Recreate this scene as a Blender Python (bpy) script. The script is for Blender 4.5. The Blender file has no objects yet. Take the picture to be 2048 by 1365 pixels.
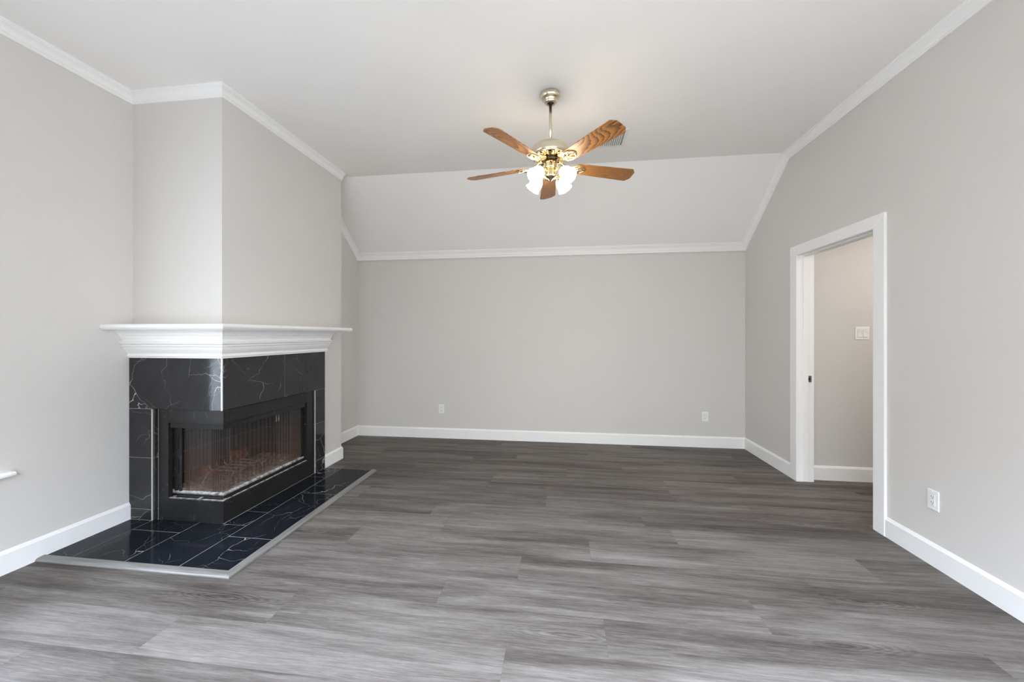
import bpy, bmesh, math, random
from mathutils import Vector, Matrix

# ------------------------------------------------------------------ camera, sky, exposure
scene = bpy.context.scene
COL = scene.collection
H_CAM = 1.32
F_PX = 775.04                                   # focal length in pixels of the 2048 px wide frame
cam_data = bpy.data.cameras.new('camera')
cam_data.sensor_width = 36.0
cam_data.lens = F_PX / 2048.0 * 36.0
cam_data.shift_y = -(682.5 - 671.15) / 2048.0
cam_data.clip_start = 0.05
cam = bpy.data.objects.new('camera', cam_data)
COL.objects.link(cam)
cam.location = (0, 0, H_CAM)
cam.rotation_euler = (math.pi / 2, 0, 0.1289)
scene.camera = cam

SKY_HIGH = (6.4, 7.1, 8.9)                      # bright overcast sky above the tree line,
SKY_LOW = (1.26, 1.27, 1.32)                    # dimmer trees and houses near the horizon,
SKY_DOWN = (0.78, 0.775, 0.785)                   # pale paving below
SKY_STRENGTH = 5.0
FAN_GLOW = 30.0
HALL_GLOW = 56.0
scene.view_settings.view_transform = 'Standard'
scene.view_settings.look = 'None'
scene.view_settings.gamma = 1.0
scene.view_settings.use_curve_mapping = False
scene.view_settings.exposure = 0.0

world = bpy.data.worlds.new('sky')
scene.world = world
world.use_nodes = True
wn, wl = world.node_tree.nodes, world.node_tree.links
wn.clear()
w_out = wn.new('ShaderNodeOutputWorld')
w_bg = wn.new('ShaderNodeBackground')
w_tc = wn.new('ShaderNodeTexCoord')
w_sep = wn.new('ShaderNodeSeparateXYZ')
w_col = None
wl.new(w_tc.outputs['Generated'], w_sep.inputs[0])
for lo, hi, c0, c1 in ((-0.04, 0.04, SKY_DOWN, SKY_LOW), (0.33, 0.50, None, SKY_HIGH)):
    w_map = wn.new('ShaderNodeMapRange')
    w_map.inputs['From Min'].default_value = lo
    w_map.inputs['From Max'].default_value = hi
    wl.new(w_sep.outputs['Z'], w_map.inputs['Value'])
    w_mix = wn.new('ShaderNodeMix'); w_mix.data_type = 'RGBA'
    wl.new(w_map.outputs['Result'], w_mix.inputs['Factor'])
    if c0:
        w_mix.inputs['A'].default_value = c0 + (1,)
    else:
        wl.new(w_col, w_mix.inputs['A'])
    w_mix.inputs['B'].default_value = c1 + (1,)
    w_col = w_mix.outputs['Result']
wl.new(w_col, w_bg.inputs['Color'])
w_bg.inputs['Strength'].default_value = SKY_STRENGTH
wl.new(w_bg.outputs[0], w_out.inputs['Surface'])

scene.cycles.use_denoising = True
scene.cycles.max_bounces = 14
scene.cycles.diffuse_bounces = 9
scene.cycles.glossy_bounces = 5
scene.cycles.transmission_bounces = 8
scene.cycles.transparent_max_bounces = 24
scene.cycles.sample_clamp_indirect = 8.0
scene.cycles.caustics_reflective = False
scene.cycles.caustics_refractive = False

# ------------------------------------------------------------------ room dimensions (metres)
XL, XR = -3.060, 2.112          # left and right wall faces
YB, YF = 4.822, -0.62           # far wall, wall behind the camera
XL2 = -2.682                    # left wall beyond the chimney
KX, CY, DY = -2.346, 2.413, 3.879   # chimney breast: right face, front face, far end
ZC = 3.048                      # flat ceiling
YFOLD, ZW = 3.962, 2.366        # where the ceiling folds; where the slope meets the far wall
SLOPE = (ZC - ZW) / (YB - YFOLD)
YJ = 3.801                      # far jamb of the doorway
YJN = 2.925                     # near jamb
ZDOOR = 2.045
XH = 2.227                      # hall face of the right wall
YH = 3.874                      # hall far wall
# windows
WIN_L = (0.15, 1.735, 0.56, 2.30)          # y0 y1 z0 z1 in the left wall
WIN_R_FILL = (-0.40, 1.05, 0.56, 2.30)          # y0 y1 z0 z1 in the right wall, added for fill light
WIN_F = (-1.80, 1.95, 0.10, 2.30)          # x0 x1 z0 z1 in the wall behind the camera


def portal(name, loc, rot, sx, sy):
    d = bpy.data.lights.new(name, 'AREA')
    d.shape = 'RECTANGLE'; d.size = sx; d.size_y = sy
    d.cycles.is_portal = True
    o = bpy.data.objects.new(name, d); COL.objects.link(o)
    o.location = loc; o.rotation_euler = rot
    return o


portal('daylight_portal_left', (XL - 0.07, (WIN_L[0] + WIN_L[1]) / 2, (WIN_L[2] + WIN_L[3]) / 2),
       (0, -math.pi / 2, 0), WIN_L[3] - WIN_L[2], WIN_L[1] - WIN_L[0])
portal('added_portal_right', (XH + 0.01, (WIN_R_FILL[0] + WIN_R_FILL[1]) / 2, (WIN_R_FILL[2] + WIN_R_FILL[3]) / 2),
       (0, math.pi / 2, 0), WIN_R_FILL[3] - WIN_R_FILL[2], WIN_R_FILL[1] - WIN_R_FILL[0])
portal('daylight_portal_front', ((WIN_F[0] + WIN_F[1]) / 2, YF - 0.07, (WIN_F[2] + WIN_F[3]) / 2),
       (math.pi / 2, 0, 0), WIN_F[1] - WIN_F[0], WIN_F[3] - WIN_F[2])


# ------------------------------------------------------------------ materials
def new_mat(name):
    m = bpy.data.materials.new(name); m.use_nodes = True
    nt = m.node_tree
    return m, nt.nodes, nt.links, nt.nodes['Principled BSDF']


def nd(nodes, kind, **kw):
    n = nodes.new(kind)
    for k, v in kw.items():
        if hasattr(n, k):
            setattr(n, k, v)
        else:
            n.inputs[k].default_value = v
    return n


def math_node(nodes, links, op, a, b=None, clamp=False):
    n = nodes.new('ShaderNodeMath'); n.operation = op; n.use_clamp = clamp
    for i, v in enumerate((a, b)):
        if v is None:
            continue
        if isinstance(v, (int, float)):
            n.inputs[i].default_value = v
        else:
            links.new(v, n.inputs[i])
    return n.outputs[0]


def mix_rgb(nodes, links, fac, a, b):
    n = nodes.new('ShaderNodeMix'); n.data_type = 'RGBA'
    for key, v in (('Factor', fac), ('A', a), ('B', b)):
        if isinstance(v, (int, float)):
            n.inputs[key].default_value = v
        elif isinstance(v, tuple):
            n.inputs[key].default_value = v + (1,) if len(v) == 3 else v
        else:
            links.new(v, n.inputs[key])
    return n.outputs['Result']


def ramp(nodes, links, fac, stops):
    n = nodes.new('ShaderNodeValToRGB')
    e = n.color_ramp.elements
    while len(e) < len(stops):
        e.new(0.5)
    for i, (p, c) in enumerate(stops):
        e[i].position = p
        e[i].color = (c, c, c, 1) if isinstance(c, (int, float)) else tuple(c) + (1,)
    links.new(fac, n.inputs['Fac'])
    return n.outputs['Color']


def noise(nodes, links, vec, scale, detail=4.0, rough=0.55, dist=0.0):
    n = nd(nodes, 'ShaderNodeTexNoise')
    n.inputs['Scale'].default_value = scale
    n.inputs['Detail'].default_value = detail
    n.inputs['Roughness'].default_value = rough
    n.inputs['Distortion'].default_value = dist
    if vec is not None:
        links.new(vec, n.inputs['Vector'])
    return n.outputs['Fac']


def mapping(nodes, links, vec, scale=(1, 1, 1), loc=(0, 0, 0)):
    n = nodes.new('ShaderNodeMapping')
    n.inputs['Scale'].default_value = scale
    n.inputs['Location'].default_value = loc
    links.new(vec, n.inputs['Vector'])
    return n.outputs[0]


def bump(nodes, links, bsdf, height, strength, distance):
    b = nodes.new('ShaderNodeBump')
    b.inputs['Strength'].default_value = strength
    b.inputs['Distance'].default_value = distance
    links.new(height, b.inputs['Height'])
    links.new(b.outputs[0], bsdf.inputs['Normal'])


def paint(name, col, rough=0.85, grain=140.0, strength=0.12, spec=0.25):
    m, n, l, b = new_mat(name)
    b.inputs['Base Color'].default_value = col + (1,)
    b.inputs['Roughness'].default_value = rough
    b.inputs['Specular IOR Level'].default_value = spec
    tc = n.new('ShaderNodeTexCoord')
    f = noise(n, l, tc.outputs['Object'], grain, 3.0)
    bump(n, l, b, f, strength, 0.002)
    return m


M = {}
M['wall'] = paint('greige_wall_paint', (0.652, 0.628, 0.600), 0.8, 120, 0.10)
M['ceiling'] = paint('ceiling_paint', (0.885, 0.868, 0.846), 0.9, 70, 0.22)
M['trim'] = paint('white_trim_paint', (0.87, 0.862, 0.852), 0.38, 60, 0.02, 0.4)
M['plastic'] = paint('white_plastic', (0.86, 0.86, 0.85), 0.35, 60, 0.0, 0.45)
M['vent'] = paint('vent_enamel', (0.80, 0.79, 0.77), 0.45, 60, 0.0, 0.4)


def plain(name, col, rough=0.5, metal=0.0, spec=0.5):
    m, n, l, b = new_mat(name)
    b.inputs['Base Color'].default_value = col + (1,)
    b.inputs['Roughness'].default_value = rough
    b.inputs['Metallic'].default_value = metal
    b.inputs['Specular IOR Level'].default_value = spec
    return m


M['ground_block'] = paint('dark_ground_blocker', (0.12, 0.12, 0.115), 0.95, 20, 0.5, 0.1)  # for the added ground that cuts light rising into the left window
M['dark'] = plain('dark_slot', (0.012, 0.011, 0.010), 0.8)
M['duct'] = plain('grey_duct', (0.33, 0.33, 0.33), 0.8)
M['seam'] = plain('plank_seam', (0.055, 0.050, 0.046), 0.8)
M['steel'] = plain('aged_steel', (0.30, 0.28, 0.25), 0.35, 1.0)
M['edge'] = plain('white_metal_edge', (0.80, 0.80, 0.80), 0.30, 0.3)
M['edge_dull'] = plain('pale_metal_edge', (0.50, 0.48, 0.44), 0.4, 0.2)
M['grout'] = plain('grey_grout', (0.30, 0.30, 0.30), 0.9)
M['glass_frame'] = plain('white_window_frame', (0.82, 0.82, 0.82), 0.4)


def brass_mat():
    m, n, l, b = new_mat('polished_brass')
    b.inputs['Metallic'].default_value = 1.0
    b.inputs['Roughness'].default_value = 0.13
    tc = n.new('ShaderNodeTexCoord')
    f = noise(n, l, tc.outputs['Object'], 30, 3)
    c = mix_rgb(n, l, f, (0.86, 0.70, 0.40), (0.80, 0.66, 0.42))
    l.new(c, b.inputs['Base Color'])
    return m


M['brass'] = brass_mat()
M['satin_brass'] = plain('satin_brass', (0.76, 0.68, 0.52), 0.28, 1.0)
M['bronze'] = plain('dark_bronze', (0.05, 0.035, 0.025), 0.4, 0.6)


def floor_mat():
    m, n, l, b = new_mat('grey_vinyl_plank')
    uv = n.new('ShaderNodeUVMap'); uv.uv_map = 'grain'
    tone = n.new('ShaderNodeAttribute'); tone.attribute_name = 'tone'
    v = uv.outputs[0]
    broad = noise(n, l, mapping(n, l, v, (0.8, 9.0, 1)), 1.0, 4, 0.5, 0.9)
    mid = noise(n, l, mapping(n, l, v, (2.0, 40.0, 1)), 1.0, 5, 0.65, 1.4)
    fine = noise(n, l, mapping(n, l, v, (11.0, 210.0, 1)), 1.0, 4, 0.75, 0.6)
    # knots with cathedral rings around sparse centres
    vo = n.new('ShaderNodeTexVoronoi'); vo.inputs['Scale'].default_value = 1.0
    l.new(mapping(n, l, v, (0.85, 4.6, 1)), vo.inputs['Vector'])
    wob = noise(n, l, mapping(n, l, v, (3.0, 22.0, 1)), 1.0, 3)
    ph = math_node(n, l, 'ADD', math_node(n, l, 'MULTIPLY', vo.outputs['Distance'], 150.0), math_node(n, l, 'MULTIPLY', wob, 22.0))
    wav = math_node(n, l, 'SINE', ph)
    ringmask = ramp(n, l, vo.outputs['Distance'], [(0.0, 1.0), (0.14, 0.8), (0.34, 0.0)])
    ringmask = math_node(n, l, 'MULTIPLY', ringmask, ramp(n, l, noise(n, l, mapping(n, l, v, (1.3, 3.0, 1)), 1.0, 1), [(0.42, 0.0), (0.55, 1.0)]))
    knot = math_node(n, l, 'MULTIPLY', ramp(n, l, vo.outputs['Distance'], [(0.0, 1.0), (0.03, 0.8), (0.10, 0.0)]), ringmask)
    ring = math_node(n, l, 'MULTIPLY', wav, ringmask)
    s = math_node(n, l, 'MULTIPLY', math_node(n, l, 'SUBTRACT', broad, 0.5), 1.15)
    s = math_node(n, l, 'ADD', s, math_node(n, l, 'MULTIPLY', math_node(n, l, 'SUBTRACT', mid, 0.5), 0.80))
    s = math_node(n, l, 'ADD', s, math_node(n, l, 'MULTIPLY', math_node(n, l, 'SUBTRACT', fine, 0.5), 0.95))
    s = math_node(n, l, 'ADD', s, math_node(n, l, 'MULTIPLY', ring, 0.13))
    s = math_node(n, l, 'SUBTRACT', s, math_node(n, l, 'MULTIPLY', knot, 0.40))
    s = math_node(n, l, 'ADD', s, math_node(n, l, 'MULTIPLY', math_node(n, l, 'SUBTRACT', tone.outputs['Fac'], 0.5), 0.26))
    s = math_node(n, l, 'ADD', s, 0.5, clamp=True)
    c = ramp(n, l, s, [(0.0, (0.032, 0.0255, 0.0210)), (0.32, (0.083, 0.071, 0.0620)),
                       (0.60, (0.143, 0.127, 0.113)), (1.0, (0.240, 0.221, 0.203))])
    l.new(c, b.inputs['Base Color'])
    b.inputs['Roughness'].default_value = 0.55
    b.inputs['Specular IOR Level'].default_value = 0.22
    bump(n, l, b, fine, 0.08, 0.001)
    return m


M['floor'] = floor_mat()


def strip_mat():
    m, n, l, b = new_mat('grey_wood_strip')
    uv = n.new('ShaderNodeTexCoord')
    f = noise(n, l, mapping(n, l, uv.outputs['UV'], (4, 90, 1)), 1.0, 4)
    c = ramp(n, l, f, [(0.25, (0.12, 0.110, 0.100)), (0.75, (0.23, 0.22, 0.205))])
    l.new(c, b.inputs['Base Color'])
    b.inputs['Roughness'].default_value = 0.38
    return m


M['strip'] = strip_mat()


def marble_mat(name, c0, c1, spec):
    m, n, l, b = new_mat(name)
    tc = n.new('ShaderNodeTexCoord')
    oi = n.new('ShaderNodeObjectInfo')
    off = n.new('ShaderNodeVectorMath'); off.operation = 'SCALE'
    cmb = n.new('ShaderNodeCombineXYZ')
    for i, k in enumerate((17.3, 41.7, 9.1)):
        l.new(math_node(n, l, 'MULTIPLY', oi.outputs['Random'], k), cmb.inputs[i])
    add = n.new('ShaderNodeVectorMath'); add.operation = 'ADD'
    l.new(tc.outputs['Object'], add.inputs[0]); l.new(cmb.outputs[0], add.inputs[1])
    p = add.outputs[0]
    # warp the coordinates so that the veins wander
    nz = n.new('ShaderNodeTexNoise'); nz.inputs['Scale'].default_value = 3.0
    nz.inputs['Detail'].default_value = 6.0; nz.inputs['Roughness'].default_value = 0.45
    l.new(p, nz.inputs['Vector'])
    sub = n.new('ShaderNodeVectorMath'); sub.operation = 'SUBTRACT'
    l.new(nz.outputs['Color'], sub.inputs[0]); sub.inputs[1].default_value = (0.5, 0.5, 0.5)
    sc = n.new('ShaderNodeVectorMath'); sc.operation = 'SCALE'; sc.inputs['Scale'].default_value = 0.42
    l.new(sub.outputs[0], sc.inputs[0])
    add2 = n.new('ShaderNodeVectorMath'); add2.operation = 'ADD'
    l.new(p, add2.inputs[0]); l.new(sc.outputs[0], add2.inputs[1])

    def veins(scale, width, mask_scale, lo, hi, stretch):
        vo = n.new('ShaderNodeTexVoronoi'); vo.feature = 'DISTANCE_TO_EDGE'
        vo.inputs['Scale'].default_value = scale
        l.new(mapping(n, l, add2.outputs[0], stretch), vo.inputs['Vector'])
        wmask = noise(n, l, p, mask_scale * 3.1, 3, 0.6)
        wid = math_node(n, l, 'MULTIPLY', wmask, width * 2.0)
        q = math_node(n, l, 'DIVIDE', vo.outputs['Distance'], wid)
        line = ramp(n, l, q, [(0.0, 1.0), (0.55, 0.75), (1.0, 0.0)])
        mk = ramp(n, l, noise(n, l, p, mask_scale, 2, 0.5), [(lo, 0.0), (hi, 1.0)])
        return math_node(n, l, 'MULTIPLY', line, mk)
    v1 = veins(2.5, 0.0042, 2.8, 0.45, 0.62, (1.0, 0.7, 1.0))
    v2 = veins(4.4, 0.0042, 4.0, 0.47, 0.62, (0.8, 1.0, 0.8))
    v2 = math_node(n, l, 'MULTIPLY', v2, 0.45)
    v = math_node(n, l, 'MAXIMUM', v1, v2)
    cloud = noise(n, l, p, 7.0, 5, 0.6)
    base = mix_rgb(n, l, cloud, c0, c1)
    c = mix_rgb(n, l, v, base, (0.46, 0.46, 0.46))
    l.new(c, b.inputs['Base Color'])
    b.inputs['Roughness'].default_value = 0.10
    b.inputs['Specular IOR Level'].default_value = spec
    return m


M['marble'] = marble_mat('black_marble', (0.012, 0.012, 0.013), (0.028, 0.028, 0.029), 0.36)
M['hearth'] = marble_mat('black_marble_sky_tint', (0.006, 0.0072, 0.0095), (0.014, 0.0165, 0.021), 0.07)  # same tile as the surround; bluish reflection and darker tone put into the colour


def black_metal_mat():
    m, n, l, b = new_mat('black_firebox_metal')
    tc = n.new('ShaderNodeTexCoord')
    o = tc.outputs['Object']
    base = mix_rgb(n, l, noise(n, l, o, 9, 5), (0.007, 0.007, 0.007), (0.020, 0.019, 0.019))
    fleck = ramp(n, l, noise(n, l, o, 55, 2, 0.5), [(0.745, 0.0), (0.79, 0.8)])
    rub = ramp(n, l, noise(n, l, mapping(n, l, o, (1, 1, 0.35)), 24, 6, 0.75), [(0.62, 0.0), (0.80, 0.35)])
    f = math_node(n, l, 'MAXIMUM', fleck, rub)
    c = mix_rgb(n, l, f, base, (0.42, 0.41, 0.39))
    l.new(c, b.inputs['Base Color'])
    b.inputs['Roughness'].default_value = 0.40
    b.inputs['Specular IOR Level'].default_value = 0.30
    return m


M['black'] = black_metal_mat()


def dusty_mat():
    m, n, l, b = new_mat('ash_dusted_metal')
    tc = n.new('ShaderNodeTexCoord')
    o = tc.outputs['Object']
    f = ramp(n, l, noise(n, l, o, 26, 6, 0.7), [(0.34, 0.0), (0.58, 1.0)])
    g = n.new('ShaderNodeNewGeometry'); s = n.new('ShaderNodeSeparateXYZ')
    l.new(g.outputs['Normal'], s.inputs[0])
    up = ramp(n, l, s.outputs['Z'], [(0.0, 0.25), (0.6, 1.0)])     # dust settles on upward faces
    c = mix_rgb(n, l, math_node(n, l, 'MULTIPLY', f, up), (0.03, 0.03, 0.03), (0.55, 0.53, 0.50))
    l.new(c, b.inputs['Base Color'])
    b.inputs['Roughness'].default_value = 0.8
    return m


M['dusty'] = dusty_mat()


def ash_mat():
    m, n, l, b = new_mat('wood_ash')
    tc = n.new('ShaderNodeTexCoord')
    o = tc.outputs['Object']
    f = noise(n, l, o, 38, 6, 0.7)
    c = ramp(n, l, f, [(0.3, (0.06, 0.043, 0.032)), (0.50, (0.23, 0.185, 0.15)), (0.72, (0.50, 0.45, 0.40))])
    l.new(c, b.inputs['Base Color'])
    b.inputs['Roughness'].default_value = 0.95
    bump(n, l, b, f, 0.6, 0.01)
    return m


M['ash'] = ash_mat()


def firebrick_mat():
    m, n, l, b = new_mat('sooty_firebrick')
    tc = n.new('ShaderNodeTexCoord')
    s = n.new('ShaderNodeSeparateXYZ'); l.new(tc.outputs['Object'], s.inputs[0])
    cmb = n.new('ShaderNodeCombineXYZ')
    l.new(math_node(n, l, 'ADD', s.outputs['X'], s.outputs['Y']), cmb.inputs[0])
    l.new(s.outputs['Z'], cmb.inputs[1])
    br = n.new('ShaderNodeTexBrick')
    br.inputs['Scale'].default_value = 1.0
    br.inputs['Brick Width'].default_value = 0.9
    br.inputs['Row Height'].default_value = 0.152
    br.inputs['Mortar Size'].default_value = 0.0028
    br.inputs['Color1'].default_value = (0.016, 0.014, 0.013, 1)
    br.inputs['Color2'].default_value = (0.030, 0.025, 0.022, 1)
    br.inputs['Mortar'].default_value = (0.085, 0.076, 0.07, 1)
    l.new(cmb.outputs[0], br.inputs['Vector'])
    l.new(br.outputs['Color'], b.inputs['Base Color'])
    b.inputs['Roughness'].default_value = 0.85
    return m


M['firebrick'] = firebrick_mat()


def rust_mat(name, c1, c2):
    m, n, l, b = new_mat(name)
    tc = n.new('ShaderNodeTexCoord')
    f = noise(n, l, tc.outputs['Object'], 30, 5, 0.65)
    l.new(ramp(n, l, f, [(0.35, c1), (0.65, c2)]), b.inputs['Base Color'])
    b.inputs['Roughness'].default_value = 0.8
    return m


M['rust'] = rust_mat('rusty_iron', (0.06, 0.042, 0.035), (0.34, 0.26, 0.22))
M['clay'] = rust_mat('burnt_clay_brick', (0.10, 0.030, 0.018), (0.30, 0.085, 0.045))


def screen_mat():
    m, n, l, b = new_mat('woven_wire_screen')
    uv = n.new('ShaderNodeTexCoord')
    s = n.new('ShaderNodeSeparateXYZ'); l.new(uv.outputs['UV'], s.inputs[0])
    pitch = 0.0085
    lines = []
    for sign in (1, -1):
        t = math_node(n, l, 'ADD', s.outputs['X'], math_node(n, l, 'MULTIPLY', s.outputs['Y'], 0.8 * sign))
        t = math_node(n, l, 'FRACT', math_node(n, l, 'DIVIDE', math_node(n, l, 'ADD', t, 5.0), pitch))
        lines.append(math_node(n, l, 'LESS_THAN', t, 0.25))
    wire = math_node(n, l, 'MAXIMUM', lines[0], lines[1])
    l.new(wire, b.inputs['Alpha'])
    low = n.new('ShaderNodeMapRange'); low.inputs['From Min'].default_value = 0.60
    low.inputs['From Max'].default_value = 0.26
    l.new(s.outputs['Y'], low.inputs['Value'])
    f = math_node(n, l, 'MULTIPLY', low.outputs[0], noise(n, l, uv.outputs['UV'], 9, 3))
    c = mix_rgb(n, l, f, (0.050, 0.044, 0.040), (0.15, 0.064, 0.036))      # rust along the hem
    l.new(c, b.inputs['Base Color'])
    b.inputs['Metallic'].default_value = 0.3
    b.inputs['Roughness'].default_value = 0.5
    return m


M['screen'] = screen_mat()


def oak_mat():
    m, n, l, b = new_mat('oak_fan_blade')
    tc = n.new('ShaderNodeTexCoord')
    oi = n.new('ShaderNodeObjectInfo')
    cmb = n.new('ShaderNodeCombineXYZ')
    l.new(math_node(n, l, 'MULTIPLY', oi.outputs['Random'], 7.0), cmb.inputs[0])
    l.new(math_node(n, l, 'MULTIPLY', oi.outputs['Random'], 0.03), cmb.inputs[1])
    add = n.new('ShaderNodeVectorMath'); add.operation = 'ADD'
    l.new(tc.outputs['Object'], add.inputs[0]); l.new(cmb.outputs[0], add.inputs[1])
    p = add.outputs[0]
    s = n.new('ShaderNodeSeparateXYZ'); l.new(p, s.inputs[0])
    low = noise(n, l, mapping(n, l, p, (1.4, 5.0, 1)), 1.0, 1, 0.4)
    # contour lines of a slow height field: cathedral figure
    t = math_node(n, l, 'ADD', math_node(n, l, 'MULTIPLY', s.outputs['Y'], 62.0), math_node(n, l, 'MULTIPLY', low, 26.0))
    t = math_node(n, l, 'ADD', t, math_node(n, l, 'MULTIPLY', noise(n, l, mapping(n, l, p, (9, 120, 1)), 1.0, 3), 0.7))
    w = math_node(n, l, 'FRACT', t)
    band = ramp(n, l, w, [(0.0, 0.0), (0.25, 0.15), (0.75, 0.8), (0.88, 1.0), (1.0, 0.0)])
    fine = noise(n, l, mapping(n, l, p, (12, 320, 1)), 1.0, 3)
    f = math_node(n, l, 'ADD', math_node(n, l, 'MULTIPLY', band, 0.75), math_node(n, l, 'MULTIPLY', fine, 0.35), clamp=True)
    c = ramp(n, l, f, [(0.05, (0.50, 0.225, 0.058)), (0.5, (0.33, 0.135, 0.032)), (1.0, (0.055, 0.020, 0.007))])
    l.new(c, b.inputs['Base Color'])
    b.inputs['Roughness'].default_value = 0.38
    return m


M['oak'] = oak_mat()


def emit_mat(name, col, strength, alabaster=False):
    m, n, l, b = new_mat(name)
    b.inputs['Base Color'].default_value = (0.9, 0.88, 0.84, 1)
    b.inputs['Roughness'].default_value = 0.3
    b.inputs['Emission Strength'].default_value = strength
    if alabaster:
        tc = n.new('ShaderNodeTexCoord')
        f = noise(n, l, tc.outputs['Object'], 26, 4, 0.6, 1.0)
        c = mix_rgb(n, l, ramp(n, l, f, [(0.4, 0.0), (0.62, 1.0)]), col, tuple(k * 0.62 for k in col))
        l.new(c, b.inputs['Emission Color'])
    else:
        b.inputs['Emission Color'].default_value = col + (1,)
    return m


M['shade'] = emit_mat('lit_alabaster_glass', (1.0, 0.86, 0.66), FAN_GLOW, True)
M['bulb'] = emit_mat('lit_bulb', (1.0, 0.86, 0.66), FAN_GLOW * 2)
M['hall_lamp'] = emit_mat('lit_hall_lamp', (1.0, 0.945, 0.88), HALL_GLOW)


def pane_mat():
    m = bpy.data.materials.new('window_pane'); m.use_nodes = True
    n, l = m.node_tree.nodes, m.node_tree.links
    n.clear()
    out = n.new('ShaderNodeOutputMaterial')
    tr = n.new('ShaderNodeBsdfTransparent'); tr.inputs[0].default_value = (0.96, 0.98, 0.97, 1)
    gl = n.new('ShaderNodeBsdfGlossy'); gl.inputs['Roughness'].default_value = 0.02
    mx = n.new('ShaderNodeMixShader'); mx.inputs[0].default_value = 0.05
    l.new(tr.outputs[0], mx.inputs[1]); l.new(gl.outputs[0], mx.inputs[2]); l.new(mx.outputs[0], out.inputs[0])
    return m


M['pane'] = pane_mat()


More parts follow.
